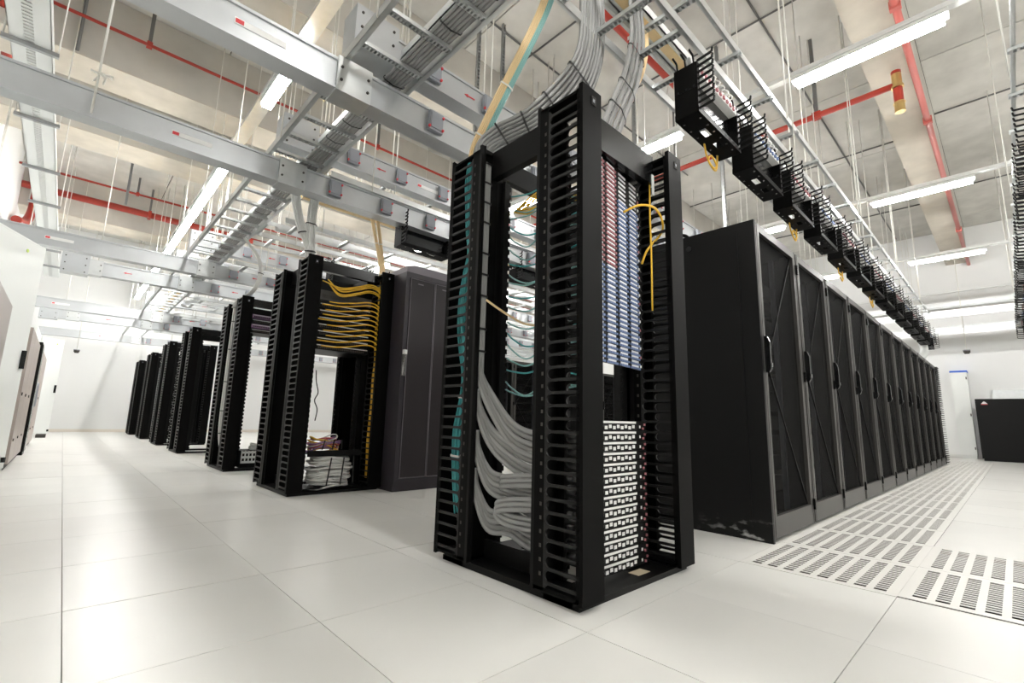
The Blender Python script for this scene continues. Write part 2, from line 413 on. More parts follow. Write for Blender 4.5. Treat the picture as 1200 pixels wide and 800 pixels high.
def bundle(name, paths, r, m, label, cat, group=None, n=6, ties=(), tie_m='tie_black', div=6):
    t = empty(name, paths[0][0]); o = Vector(paths[0][0]); tag(t, label, cat, group)
    sp = [spline(p, div) for p in paths]
    for s in sp: MB().tube([q-o for q in s], r, n).build('cable', m if isinstance(m, str) else m[sp.index(s) % len(m)], t)
    for f in ties:
        pts = [s[min(len(s)-1, int(f*(len(s)-1)))]-o for s in sp]
        i = int(f*(len(sp[0])-1)); d = (sp[0][min(i+1, len(sp[0])-1)]-sp[0][max(i-1, 0)]).normalized()
        c = sum(pts, Vector())/len(pts)
        # flat band round the bundle: convex outline in the plane across the cables
        x = d.cross(Vector((.2,.1,1))) if abs(d.z) < .9 else d.cross(Vector((0,1,0)))
        x.normalize(); y = d.cross(x); ring = []
        for k in range(16):
            a = 2*math.pi*k/16; v = x*math.cos(a)+y*math.sin(a)
            ring.append(max((p-c).dot(v) for p in pts)+r+.003)
        loop = []
        for k in range(16):
            a = 2*math.pi*k/16; v = x*math.cos(a)+y*math.sin(a); v2 = x*math.cos(a+math.pi/8)+y*math.sin(a+math.pi/8)
            h1, h2 = ring[k], ring[(k+1) % 16]; den = math.sin(math.pi/8)
            tt = (h2-h1*math.cos(math.pi/8))/den; pr = Vector((-0,0,0)); per = -x*math.sin(a)+y*math.cos(a)
            loop.append(c+v*h1+per*tt)
        mb = MB(); n0 = len(mb.v)
        for sgn in (-1, 1):
            for p in loop: mb.v.append(tuple(p+d*.005*sgn))
            for p in loop: mb.v.append(tuple(p+(p-c).normalized()*.003+d*.005*sgn))
        K = 16
        for k in range(K):
            k1 = (k+1) % K
            mb._f([(K+k, K+k1, 3*K+k1, 3*K+k), (k, k1, K+k1, K+k), (2*K+k, 3*K+k, 3*K+k1, 2*K+k1)], 0)
        mb.build('cable_tie', tie_m, t)
    return t
# grey cables lying on the right half of the aisle ladder
bundle('cable_bundle', [[(1.27+.024*i, -1.2, 2.868), (1.27+.024*i, 6, 2.868), (1.27+.024*i, 9.4, 2.868)] for i in range(6)], .0115, 'cable_grey', 'grey cable bundle lying along the right side of the aisle ladder', 'cables', ties=[.12+.035*k for k in range(24)], div=24)
# yellow fibre trough above the aisle ladder
def trough(p, L, axis, label):
    t = empty('fibre_trough', p); tag(t, label, 'fibre trough')
    m = MB(); f = MB()
    if axis == 'y': m.box(-.06, .06, 0, L, 0, .008).box(-.06, -.052, 0, L, 0, .06).box(.052, .06, 0, L, 0, .06); f.box(-.03, .03, 0, L, -.006, 0)
    else: m.box(0, L, -.06, .06, 0, .008).box(0, L, -.06, -.052, 0, .06).box(0, L, .052, .06, 0, .06); f.box(0, L, -.03, .03, -.006, 0)
    m.build('tray', 'tray_white', t); f.build('duct', 'cable_ivory', t)
    MB().box(*((-.045, .045, 0, L, .008, .045) if axis == 'y' else (0, L, -.045, .045, .008, .045))).build('fibre_cables', 'cable_yellow', t)
    for k in range(int(L/3.6)):
        for d in (-.07, .07):
            yy = p[1]+(.6+3.6*k if axis == 'y' else d); top = 4.97 if any(a-.05 < yy < b+.05 for a, b in beams) else RZ
            rod(t, *((d, .6+3.6*k) if axis == 'y' else (.6+3.6*k, d)), 0, top-p[2]-.01)
    return t
trough((1.42, 1.2, 3.06), 14, 'y', 'yellow fibre trough in a white tray running above the aisle ladder')
trough((1.5, 1.39, 3.20), 11, 'x', 'yellow fibre trough above the black cabinet row')
trough((1.55, 4.95, 2.92), 8, 'x', 'yellow fibre trough behind the second rack row')
# row ladders
ladder_x(1.05, 1.41, 2.80, 1.15, 13.2, 'lower galvanised cable ladder above the black cabinet row, carrying patch brackets', .31)
ladder_x(1.05, 1.46, 3.15, 1.0, 13.4, 'upper galvanised cable ladder, topmost above the black cabinet row', .62, .03)
names = {2: ('second', 4.02), 3: ('third', 6.09), 4: ('fourth', 9.04), 5: ('fifth', 11.2), 6: ('sixth', 14.0)}
for k, (nm, f) in names.items():
    ladder_x(f+.05, f+.43, 2.80, 1.5, 12.6, 'lower cable ladder above the %s rack row' % nm, .45)
    ladder_x(f+.45, f+.95, 3.12, 1.5, 12.6, 'upper cable ladder above the %s rack row' % nm, .6, rods=False)
    ladder_x(f+1.25, f+1.6, 2.72, 1.5, 12.6, 'narrow cable ladder over the aisle behind the %s rack row' % nm, .6)
ladder_x(-.66, -.245, 3.15, 1.6, 13.4, 'cable ladder at the right edge of the photo above the black brackets', .62, .03)

# ------------------------------------------------------------------ overhead patch brackets under the row ladders
ffm = MB().bar((.004, 0, 0), (.004, -.085, .010), .006, .0045).bar((.004, -.085, .010), (.004, -.090, .034), .006, .0045).mesh('finger', 'black_metal')
tfm = MB().bar((.004, 0, 0), (-.005, 0, .045), .004, .005).bar((-.005, 0, .045), (-.05, 0, .055), .004, .005).mesh('finger', 'black_metal')
def make_bracket(L, seed):
    t = empty('patch_bracket'); D, H = .14, .32
    for ex in (0, L-.03):
        ep = MB().box(ex, ex+.004, 0, D, 0, H).box(ex, ex+.03, 0, .004, 0, H).box(ex, ex+.03, D-.004, D, 0, H).build('end_plate', 'black_plate', t)
        for k in range(9): inst('finger', ffm, ep, (ex+.004, 0, .02+.038*k))
        for k in range(3): inst('finger', tfm, ep, (ex+.004, .02+.05*k, H))
        MB().box(ex-.002, ex, .005, D-.005, .155, .158).box(ex-.003, ex, .012, .026, .16, .175).box(ex-.003, ex, .06, .074, .16, .175).box(ex-.003, ex, .11, .124, .16, .175).build('plate_seam', 'black_gloss', ep)
    m = MB(); s0, s1 = L*.30, L*.46; q0, q1 = L*.62, L*.74
    m.box(0, L, 0, .045, 0, .004).box(0, L, .085, D, 0, .004).box(0, s0, .045, .085, 0, .004).box(s1, q0, .045, .085, 0, .004).box(q1, L, .045, .085, 0, .004)
    m.box(0, L, -.002, .002, 0, .035).box(0, L, D-.002, D+.002, 0, .035)
    m.build('tray', 'black_plate', t)
    b = MB()
    for k in range(6): b.box(L*(.1+.15*k), L*(.1+.15*k)+.01, .015, .025, -.003, 0).box(L*(.1+.15*k), L*(.1+.15*k)+.01, D-.025, D-.015, -.003, 0)
    tag(b.build('bolt', 'chrome', t), kind='stuff')
    MB().box(.03, L-.03, .05, .062, .035, .30).build('back_panel', 'black_gloss', t)
    p = MB().box(.035, L-.035, .0, .05, .255, .29).build('patch_strip', 'label_white', t)
    j = MB()
    for k in range(10): x = .05+(L-.1)*k/10; j.box(x, x+.02, -.012, 0, .262, .282)
    tag(j.build('jack', 'jack_blue' if seed % 2 else 'jack_red', p), kind='stuff')
    g = MB()
    for k in range(7):
        x = .06+.06*k; g.tube(spline([(x, -.01, .27), (x+.01, -.03, .30), (x+.02, .0, .34), (x+.03, .05, .37)], 3), .004, 4)
    tag(g.build('patch_lead', 'cable_white', t), kind='stuff')
    for x in (.04, L-.06): MB().box(x, x+.02, .06, .08, .3, .405).build('hanger', 'galvanized_dark', t)
    return t
BP = .823
ORD = ['first', 'second', 'third', 'fourth', 'fifth', 'sixth', 'seventh', 'eighth', 'ninth', 'tenth', 'eleventh', 'twelfth', 'thirteenth', 'fourteenth', 'fifteenth', 'sixteenth', 'seventeenth', 'eighteenth', 'nineteenth', 'twentieth', 'twenty-first', 'twenty-second']
for row, (fy, x0, n, fl) in enumerate(((1.05, 2.39, 14, 1), (4.15, 2.30, 3, 1), (-.285, 4.25, 11, -1), (6.2, 2.4, 3, 1))):
    where = ['above the black cabinet row', 'above the grey-purple cabinet', 'at the right edge of the photo', 'over the third rack row'][row]
    protos = [make_bracket(.60, 10+row*2), make_bracket(.60, 11+row*2)]
    for k in range(n):
        o = protos[k] if k < 2 else copy_tree(protos[k % 2])
        o.location = (x0+BP*k, fy, 2.40)
        if fl < 0: o.rotation_euler.z = math.pi; o.location.x += .60
        tag(o, '%s black patch bracket with cable fingers hanging %s' % ('nearest' if k == 0 else ('farthest' if k == n-1 else ORD[k]), where), 'patch bracket', 'overhead patch brackets ' + where)
# short drop rods hold the brackets to the ladder above

# ------------------------------------------------------------------ open racks (row ends) with vertical cable managers
RW, RD, RH, MWD = .82, .89, 2.02, .125
PITCH = .0495; NF = 39; Z0 = .035
def finger_poly(ya, yb, half):
    # bar from cover side ya to post side yb, flaring at the post
    d = 1 if yb > ya else -1; L = abs(yb-ya); h = half
    r = h-.0055; yc = L-.008-r
    pts = [(0, .0085), (.010, .0062), (yc, .0055)] + [(yc+r*math.sin(t), h-r*math.cos(t)) for t in (.5, .85, 1.15, 1.4, 1.57)] + [(L, h)]
    return [(ya+d*p, q) for p, q in pts] + [(ya+d*p, -q) for p, q in reversed(pts)]
FME = {}
def finger_mesh(flip):
    if flip not in FME:
        m = MB(); poly = finger_poly(.016, .185, PITCH/2) if not flip else [(-p, q) for p, q in finger_poly(.016, .185, PITCH/2)]
        m.prism(poly, 'x', -.004, .004); FME[flip] = m.mesh('finger', 'finger_black_lit')
    return FME[flip]
def make_manager(root, side, rear, detail):
    # side 0 left, 1 right; local origin at cover's outer edge, depth runs inward
    x0 = 0 if side == 0 else RW-MWD; x1 = x0+MWD; dy = -1 if rear else 1; y0 = RD if rear else 0
    m = MB()
    def bx_(a, b, ya, yb, z0, z1): m.box(a, b, min(y0+dy*ya, y0+dy*yb), max(y0+dy*ya, y0+dy*yb), z0, z1)
    bx_(x0, x0+.006, .185, .235, Z0, RH-.02); bx_(x1-.006, x1, .185, .235, Z0, RH-.02)      # side strips
    bx_(x0+.006, x1-.006, .225, .235, Z0, RH-.02)                                            # spine
    for zz in (Z0, RH-.035): bx_(x0, x1, .018, .235, zz, zz+.012)                            # end plates
    bx_(x0, x0+.006, .018, .03, Z0, RH-.02); bx_(x1-.006, x1, .018, .03, Z0, RH-.02)          # edge beads
    cm = m.build('cable_manager', 'black_plate', root)
    cv = MB(); z0, z1 = Z0-.01, RH
    ya, yb = sorted((y0, y0+dy*.014)); cv.box(x0, x1, ya, yb, z0, z1)
    ya, yb = sorted((y0+dy*.014, y0+dy*.020)); cv.box(x0, x0+.004, ya, yb, z0, z1).box(x1-.004, x1, ya, yb, z0, z1)
    c = cv.build('cover', 'black_plate', cm)
    l = MB(); ya, yb = sorted((y0-dy*.003, y0)); l.box(x0+.055, x0+.085, ya, yb, RH-.075, RH-.035); l.build('latch', 'black_gloss', cm)
    l = MB(); ya, yb = sorted((y0-dy*.004, y0-dy*.0005)); l.box(x0+.064, x0+.076, ya, yb, RH-.062, RH-.048); l.build('latch_button', 'tap_grey', cm)
    sides = [x0+.004, x1-.004]
    for si, xs in enumerate(sides):
        show = detail and ((side == 0 and si == 0) or (side == 1 and si == 0 and not rear) or (side == 0 and si == 1 and rear and False))
        if show:
            fm = finger_mesh(rear)
            for k in range(NF): inst('finger', fm, cm, (xs, y0, Z0+.03+PITCH*k))
        else:
            f = MB(); poly = [(y0+dy*p, q) for p, q in finger_poly(.016, .185, PITCH/2)]
            for k in range(NF): f.prism([(p, q+Z0+.03+PITCH*k) for p, q in poly], 'x', xs-.004, xs+.004)
            tag(f.build('finger', 'finger_black_lit', cm), kind='stuff')
    if detail:
        h = MB()   # square punched holes shown as small bright slots in the strip
        for k in range(NF-1):
            if k % 1 == 0: ya, yb = sorted((y0+dy*.196, y0+dy*.206)); h.box(x0-.0008, x0, ya, yb, Z0+.05+PITCH*k, Z0+.064+PITCH*k)
        tag(h.build('punched_slots', 'seam_dark', cm), kind='stuff')
    return cm
def make_rack(label, fy, detail):
    t = empty('open_rack', (1.365, fy, 0)); tag(t, label, 'rack', 'open racks at the row ends')
    b = MB()
    for x in (0, RW-MWD-.02): b.box(x+.02, x+.145, .06, RD-.06, .0, .028)
    b.box(.02, RW-.02, .03, .20, .0, .022).box(.02, RW-.02, RD-.20, RD-.05, .0, .022)
    b.box(.115, .135, .22, RD-.22, .028, .11).box(RW-.135, RW-.115, .22, RD-.22, .028, .11)
    b.build('base_frame', 'black_metal', t)
    if detail:
        MB().box(.47, .56, .075, .125, .022, .0235).build('base_label', 'label_beige', t)
    for side in (0, 1):
        for rear in (False, True): make_manager(t, side, rear, detail)
    for side in (0, 1):
        for rear in (False, True):
            m = MB(); d = -1 if rear else 1; yo = RD-.235 if rear else .235
            X = lambda a: a if side == 0 else RW-a
            def P(a, b2, ya, yb, z0, z1):
                xs = sorted((X(a), X(b2))); yy = sorted((yo+d*ya, yo+d*yb)); m.box(xs[0], xs[1], yy[0], yy[1], z0, z1)
            P(.0, .026, 0, .016, .03, RH); P(.02, .026, -.012, .02, .03, RH); P(.026, .17, -.012, -.002, .03, RH)
            P(.16, .17, -.012, .02, .03, RH-.14); P(.17, .205, .0, .008, .03, RH-.14)
            for k in range(0, 42): P(.205, .215, .0, .008, .06+.0435*k, .085+.0435*k)
            m.build('post', 'black_metal', t)
    for side in (0, 1):
        x = .085 if side == 0 else RW-.125
        MB().box(x, x+.04, .235, RD-.235, RH-.15, RH-.005).build('top_beam', 'black_metal', t)
    MB().box(.13, RW-.13, RD-.24, RD-.2, RH-.12, RH-.005).build('top_beam', 'black_metal', t)
    MB().box(.13, RW-.13, .085, .125, RH-(.16 if detail else .10), RH-.005).build('top_beam', 'black_gloss', t)
    f = MB()
    for x in (.05, RW-.05):
        for y in (.1, RD-.1): f.disc((x, y, -.0005), .02, .009)
    tag(f.build('levelling_foot', 'chrome', t), kind='stuff')
    return t
make_rack('big black open patch rack in the foreground with grey cable swoops inside', 1.07, True)
rk2 = make_rack('black open rack with yellow cords and a white cable coil at its foot', 4.02, False)
od = ['third rack from the front in the left-hand line, with a perforated shelf box', 'fourth rack from the front in the left-hand line', 'fifth rack from the front in the left-hand line', 'second to last rack in the left-hand line', 'farthest black rack in the left-hand line, next to the back wall']
for lb, fy in zip(od, (6.09, 9.04, 11.3, 13.85, 16.35)):
    o = copy_tree(rk2); o.location.y = fy; o['label'] = 'empty-looking black open rack, ' + lb if 'third' not in lb else 'black open ' + lb

# ------------------------------------------------------------------ patch panels in the foreground rack
RX, RY = 1.365, 1.07
cx = RX+RW/2
def port_strip(m, a, b, z0, z1, n, depth, gap):
    a, b = Vector(a), Vector(b); d = (b-a); nrm = Vector((d.y, -d.x, 0)).normalized()
    for k in range(n):
        p = a+d*(k+.15)/n; q = a+d*(k+.85)/n; n0 = len(m.v)
        for zz in (z0, z1):
            for r_ in (p, p+nrm*depth, q+nrm*depth, q): m.v.append((r_.x, r_.y, zz))
        m._f([(0,1,2,3),(7,6,5,4),(0,4,5,1),(1,5,6,2),(2,6,7,3),(3,7,4,0)], n0)
NU = 21; U = .0452; zt = .905
PA = Vector((-.255, .0, 0)); PE = Vector((.265, .075, 0))
def up_label(k): return 'row from the top of the upper stack in the big rack'
for k in range(NU):
    z = zt+U*k; t = empty('port_strip', (cx, RY+.095, z)); nth = NU-k
    red = k >= NU-11; blank = k >= NU-3
    tag(t, 'angled jack strip with %s, %s in the big rack upper stack' % ('red and blue jacks' if red and not blank else ('red jacks and empty ports' if red else 'blue jacks only'), 'topmost' if nth == 1 else ('lowest' if k == 0 else ORD[nth-1])), 'patch panel', 'angled jack strips in the big rack')
    MB().prism([(PA.x, PA.y), (PE.x, PE.y), (PE.x, PE.y+.012), (PA.x, PA.y+.012)], 'z', .001, U-.001).build('panel', 'black_metal', t)
    la = MB(); gr = {}
    for g in range(4):
        d = PE-PA; p = PA+d*(.075+.231*g); q = PA+d*(.075+.231*g+.205)
        port_strip(la, p, q, .0325, .0425, 1, .003, 0); port_strip(la, p, q, .0115, .020, 1, .003, 0)
        if blank and g >= 2: continue
        mm = gr.setdefault('jack_red' if red and g < 2 else 'jack_blue', MB())
        port_strip(mm, p, q, .0215, .0310, 6, .006, 0); port_strip(mm, p, q, .001, .010, 6, .006, 0)
    la.build('label_strip', 'jack_white', t)
    for mn, mm in gr.items(): tag(mm.build('jack', mn, t), kind='stuff')
    MB().box(PE.x-.010, PE.x-.002, PE.y-.006, PE.y, .012, .024).build('end_tab', 'jack_red' if k % 3 == 1 else 'label_white', t)
NL = 14; UL = .0446
lev = ['lowest', 'second lowest', 'third lowest', 'fourth lowest', 'fifth lowest', 'sixth lowest', 'seventh lowest', 'seventh highest', 'sixth highest', 'fifth highest', 'fourth highest', 'third highest', 'second highest', 'topmost']
pm = MB().box(-.25, .235, 0, .015, .001, UL-.001).mesh('panel', 'black_metal')
lm = MB().box(-.235, .155, -.002, 0, UL-.0125, UL-.003)
for k in range(29): lm.box(-.232+.0133*k, -.2295+.0133*k, -.003, -.002, UL-.0125, UL-.010)
lm = lm.mesh('label_strip', 'label_white')
jm = MB()
for k in range(13):
    x = -.235+.0300*k; zz = .0065 if k % 2 else .0115; jm.box(x, x+.0185, -.002, 0, zz, zz+.0145)
jm = jm.mesh('jack', 'label_white')
sm_ = MB().box(.184, .192, -.003, 0, .012, .024).mesh('id_tab', 'label_white')
rm_ = MB().box(.207, .215, -.006, 0, .006, .016).box(.222, .230, -.006, 0, .024, .034).mesh('red_tag', 'jack_red')
for k in range(NL):
    t = empty('port_strip', (cx-.01, RY+.13, .035+UL*k))
    tag(t, 'black strip with staggered white jacks, %s in the big rack lower stack' % lev[k], 'patch panel', 'white-jack strips in the big rack')
    for nm, me in (('panel', pm), ('label_strip', lm), ('jack', jm), ('id_tab', sm_), ('red_tag', rm_)):
        o = inst(nm, me, t)
        if nm == 'jack': tag(o, kind='stuff')
tag(MB().prism([(PA.x, PA.y), (PE.x, PE.y), (PE.x, PE.y+.012), (PA.x, PA.y+.012)], 'z', 0, .065).build('blanking_plate', 'black_gloss', None, (cx, RY+.095, 1.856)), 'glossy black blanking plate above the red and blue jack strips', 'blanking plate')
# the fibre rack seen through the big rack: stiff lacing bar
# ------------------------------------------------------------------ cables of the foreground rack
def shift(p, v, k): return [(a+v[0]*k, b+v[1]*k, c+v[2]*k) for a, b, c in p]
b1 = [(1.856,1.4,3.217),(1.878,1.4,2.897),(1.865,1.42,2.63),(1.794,1.5,2.414),(1.652,1.6,2.232),(1.559,1.72,2.158),(1.485,1.8,2.08),(1.471,1.82,1.96)]
ps = []
for i in range(9):
    k = (i-4)*.0245
    ps.append([(a+k*(1 if j < 4 else (.8 if j < 6 else .45)), b+(0 if j < 3 else -.10*k*(j-2)), c+(-.35*k if 3 <= j < 7 else 0)) for j, (a, b, c) in enumerate(b1)])
for i in range(7):
    k = (i-3)*.0245
    ps.append([(a+k*(1 if j < 4 else (.8 if j < 6 else .45)), b+.024, c+(.02 if 3 <= j < 7 else 0)+(-.35*k if 3 <= j < 7 else 0)) for j, (a, b, c) in enumerate(b1)])
bundle('cable_bundle', ps, .0104, ['cable_grey', 'cable_grey', 'cable_grey_shaded'], 'broad grey cable bundle curving down from the ladder into the big rack', 'cables', 'grey drop bundles', 8, [.36, .5, .62, .74])
b2 = [(2.258,1.37,3.446),(2.236,1.33,2.975),(2.121,1.3,2.63),(1.955,1.28,2.318),(1.821,1.27,2.052),(1.79,1.27,1.88)]
ps = [[(a+(i-3.5)*.0215, b+.01*(i % 2), c) for a, b, c in b2] for i in range(8)]
bundle('cable_bundle', ps, .0098, ['cable_grey', 'cable_grey', 'cable_grey_shaded'], 'second grey cable bundle dropping behind the front left post of the big rack', 'cables', 'grey drop bundles', 8, [.3, .52, .66])
rb = [(1.789,1.6,3.264),(1.73,1.65,2.996),(1.64,1.72,2.702),(1.559,1.78,2.457),(1.497,1.83,2.257),(1.451,1.86,2.091),(1.439,1.86,1.92)]
bundle('fibre_ribbon', [shift(rb, (.011, -.004, .003), k) for k in range(-3, 4)], .0062, ['cable_ivory', 'cable_ivory', 'cable_ivory', 'cable_ivory', 'cable_teal_pale', 'cable_teal_pale', 'cable_teal_pale'], 'ivory and teal fibre ribbon slanting down to the left post of the big rack', 'cables', None, 6, [.48, .76], 'tie_white')
rb2 = [(2.386,1.42,3.387),(2.412,1.38,3.092),(2.299,1.35,2.763),(2.104,1.32,2.485),(1.912,1.3,2.22),(1.863,1.3,2.05)]
bundle('fibre_ribbon', [shift(rb2, (.010, 0, .004), k) for k in range(-1, 3)], .0065, 'cable_ivory', 'ivory fibre ribbon hanging beside the second grey cable bundle', 'cables', None, 6, [.55], 'tie_white')
# flat vertical run on the rear left post, tied to it
bundle('cable_run', [[(1.398+.0095*i, 1.715-.002*(i % 2), 1.93), (1.398+.0095*i, 1.715, 1.4), (1.396+.0095*i, 1.715, .86)] for i in range(4)], .0062, 'cable_grey', 'flat grey cable run tied down the rear left post of the big rack', 'cables', None, 6, [.0+.115*k for k in range(9)], div=10)
sw = [((1.41, .84), (1.56, .545), 0), ((1.409, .69), (1.56, .445), .01), ((1.408, .50), (1.56, .30), 0), ((1.407, .33), (1.56, .165), 0)]
for q, ((xa, za), (xb, zb), dd) in enumerate(sw):
    ps = []
    for i in range(5):
        k = (i-2)*.025; j = .006*(i % 2)
        ps.append([(xa+.006*(i-3)*.3, 1.722, za+.10+.0*k), (xa+.002*i, 1.715-j, za+k*.45), (xa+.03+.004*i*(-1 if 0 else 1)*.5, 1.66-j, za-.10+k*.8-.02), (1.48, 1.56-j, zb+.045+k), (1.51, 1.44-j, zb+.0+k), (xb, 1.25-j, zb+.0+k*.9)])
    bundle('cable_swoop', ps, .0118, ['cable_grey', 'cable_grey_shaded'], 'grey cable swoop inside the big rack, %s of four' % ['topmost', 'second from the top', 'third from the top', 'lowest'][q], 'cables', 'grey cable swoops in the big rack', 8)
l1 = [(1.53,1.25,.40),(1.47,1.42,.40),(1.445,1.56,.385),(1.455,1.575,.372),(1.49,1.5,.355),(1.54,1.25,.35)]
bundle('cable_loop', [shift(l1, (.004,.001,.0205), k) for k in range(-1, 2)], .0105, 'cable_grey', 'upper grey cable loop turning back inside the big rack', 'cables', None, 8)
l2 = [(1.53,1.25,.30),(1.455,1.42,.305),(1.42,1.56,.285),(1.42,1.575,.255),(1.45,1.5,.225),(1.54,1.25,.22)]
bundle('cable_loop', [shift(l2, (.004,.001,.0205), k) for k in range(-1, 2)], .0105, 'cable_grey', 'lower grey cable loop turning back inside the big rack', 'cables', None, 8)
rg = random.Random(3)
ps = []
for i in range(14):
    p = []
    for k in range(15):
        z = 2.0-1.78*k/14
        bulge = .028*math.sin(k*1.15+.4)*(1 if 4 <= k else .3)
        p.append((1.395+.006*(i % 5)+rg.uniform(-.006,.006), 1.85+.009*(i//2-3.5)*(.55+.45*abs(math.sin(k*.7)))+bulge+rg.uniform(-.006,.006), z+rg.uniform(-.01,.01)))
    ps.append(p)
bundle('fibre_bundle', ps, .0042, 'cable_teal', 'teal fibre cords hanging inside the left cable manager of the big rack', 'cables', None, 5, [.7, .86], 'tie_white', 5)
for i in range(18):
    z = 1.84-.062*i+rg.uniform(-.015, .015); s = rg.uniform(.02, .10); y1 = rg.uniform(1.34, 1.44)
    ps = [spline([(1.60, 1.74, z), (1.59, 1.68, z-s*.5), (1.585, 1.58, z-s), (1.60, 1.46, z-s*rg.uniform(.3, .9)), (1.66, y1-.1, z+rg.uniform(-.05, .03))])]
    tag(MB().tube(ps[0], .0042, 5).build('patch_cable', 'cable_teal_pale' if i % 3 else 'cable_teal'), '%s thin teal fibre cord crossing the open middle of the big rack' % ('topmost' if i == 0 else ('lowest' if i == 17 else ORD[i]+' highest')), 'cable', 'teal cords across the big rack')
for i in range(7):
    z = 1.80-.012*i
    p = spline([(1.605, 1.72, z-.06+.012*i), (1.60, 1.62, z-.03), (1.60, 1.5, z-.02+rg.uniform(-.03,.03)), (1.66, 1.34, z-.05+rg.uniform(-.02,.02))])
    tag(MB().tube(p, .0045, 5).build('patch_cable', 'cable_yellow'), '%s yellow cord of the tangle at the upper opening of the big rack' % ('topmost' if i == 0 else ('lowest' if i == 6 else ORD[i]+' highest')), 'cable', 'yellow cords across the big rack')
tag(MB().tube(spline([(1.42,1.70,1.22),(1.46,1.66,1.18),(1.55,1.62,1.13),(1.60,1.58,1.11),(1.66,1.4,1.08)]), .006, 6).build('patch_cable', 'cable_ivory'), 'single pale cord with yellow sleeve leaving the rear left post of the big rack', 'cable')
tag(MB().tube(spline([(1.80,1.17,1.63),(1.85,1.12,1.665),(1.93,1.09,1.675),(2.02,1.10,1.66),(2.075,1.12,1.62),(2.085,1.15,1.585),(2.06,1.17,1.55),(2.03,1.19,1.50),(2.02,1.21,1.44)]), .0055, 8).build('patch_cable', 'cable_yellow'), 'bright yellow cable arching from a blue jack to the big rack right manager', 'cable')
tag(MB().tube(spline([(2.045,1.17,1.88),(2.05,1.175,1.7),(2.045,1.17,1.5),(2.05,1.175,1.2)]), .005, 6).build('patch_cable', 'cable_yellow'), 'yellow cord hanging straight down in the right cable manager of the big rack', 'cable')
tag(MB().box(0, .02, 0, .004, 0, .11).build('name_plate', 'tray_white', None, (2.035, 1.15, 1.80)), 'small pale metal plate at the top right of the red and blue patch panels', 'plate')

# ------------------------------------------------------------------ second rack: equipment, cords, coil
def device(x, y, z, wd, d, h, label, seed, strip=True, m='black_metal'):
    t = empty('network_switch', (x, y, z)); tag(t, label, 'network switch')
    MB().box(0, wd, 0, d, 0, h).build('case', m, t)
    p = MB(); n = int(wd/.018)
    for k in range(n-3): p.box(.02+.018*k, .032+.018*k, -.004, 0, h*.2, h*.55)
    tag(p.build('port', 'seam_dark', t), kind='stuff')
    if strip: MB().box(.01, wd-.01, -.003, 0, h*.72, h*.88).build('label_strip', 'tray_white', t)
    return t
for k in range(7): device(1.53, 4.13, 1.22+.062*k, .49, .40, .048, 'slim black switch, %s of seven behind the yellow cables' % ['lowest', 'second lowest', 'third lowest', 'fourth lowest', 'third from the top', 'second from the top', 'topmost'][k], k)
device(1.53, 4.13, 1.67, .49, .40, .085, 'taller grey switch chassis below the top opening of the second rack', 9, False, 'cabinet_frame')
yz = [1.86, 1.845, 1.83, 1.80, 1.785, 1.69, 1.66, 1.615, 1.57, 1.525, 1.48, 1.43, 1.385, 1.335, 1.29]
for i, z in enumerate(yz):
    dz = .075 if i < 5 else .045
    p = spline([(1.50+rg.uniform(0,.12), 4.10, z-dz*(.4 if i < 5 else .9)+(.05 if 1 < i < 5 else 0)), (1.68, 4.06, z-dz), (1.82, 4.03, z-dz*.55), (1.93, 4.02, z), (2.02, 4.03, z-.005), (2.08, 4.06, z-.05), (2.10, 4.08, z-.15)])
    t = tag(MB().tube(p, .0062, 6).build('patch_cable', 'cable_yellow'), '%s yellow cable arching to the right manager of the second rack' % ('topmost' if i == 0 else ('lowest' if i == 14 else ORD[i]+' highest')), 'cable', 'yellow cords in the second rack')
ps = [[(2.085+.012*(i % 3)+rg.uniform(-.008,.008), 4.07+.020*(i//3)+.01*math.sin(k*1.9+i), 1.9-1.8*k/12) for k in range(13)] for i in range(12)]
bundle('fibre_bundle', ps, .0072, 'cable_yellow', 'yellow cords hanging down inside the right cable manager of the second rack', 'cables', None, 5, div=4)
# coil of white cable, and a mixed coil on a shelf above
def coil(c, r, h, n, rr, m, name, label, tilt=.25, mats=None):
    t = empty(name, c); tag(t, label, 'cable coil')
    for i in range(n):
        z = h*(i+.5)/n; a0 = rg.uniform(0, 6.28); rad = r*rg.uniform(.82, 1.0)*(1-.22*abs(2*i/n-.9)); pt = []
        tx, ty = rg.uniform(-tilt, tilt)*.12, rg.uniform(-tilt, tilt)*.12
        for k in range(25):
            a = a0+2*math.pi*k/24; x = rad*math.cos(a); y = .62*rad*math.sin(a); pt.append((x, y, z+tx*x/r+ty*y/r+.006*math.sin(3*a)))
        MB().tube(pt, rr, 6).build('cable_turn', m if mats is None else mats[i % len(mats)], t)
    for a in (-1.9, -1.35, -.5):
        MB().bar((r*math.cos(a)*1.01, .64*r*math.sin(a)*1.02-.012, .02), (r*math.cos(a+.12)*.97, .64*r*math.sin(a+.12)-.012, h*.92), .005, .004).build('cable_tie', 'tie_black', t)
    return t
coil((1.77, 4.20, .045), .215, .27, 24, .0095, 'cable_white', 'cable_coil', 'big coil of white cable strapped with black ties at the foot of the second rack')
coil((1.72, 4.24, .335), .16, .11, 16, .006, None, 'cable_coil', 'small tangled coil of violet, yellow and red cords above the white coil', .6, ['cable_violet', 'cable_yellow', 'cable_white', 'cable_red', 'cable_violet', 'cable_ivory'])
tag(MB().box(-.24, .24, 0, .3, 0, .006).box(-.24, .24, -.004, 0, -.02, .03).build('shelf', 'black_metal', None, (1.775, 4.1, .322)), 'thin black shelf across the second rack under the tangled coil', 'shelf')
tag(MB().box(-.24, .24, 0, .3, 0, .006).build('shelf', 'black_metal', None, (1.775, 4.1, .036)), 'low black shelf under the white cable coil in the second rack', 'shelf')
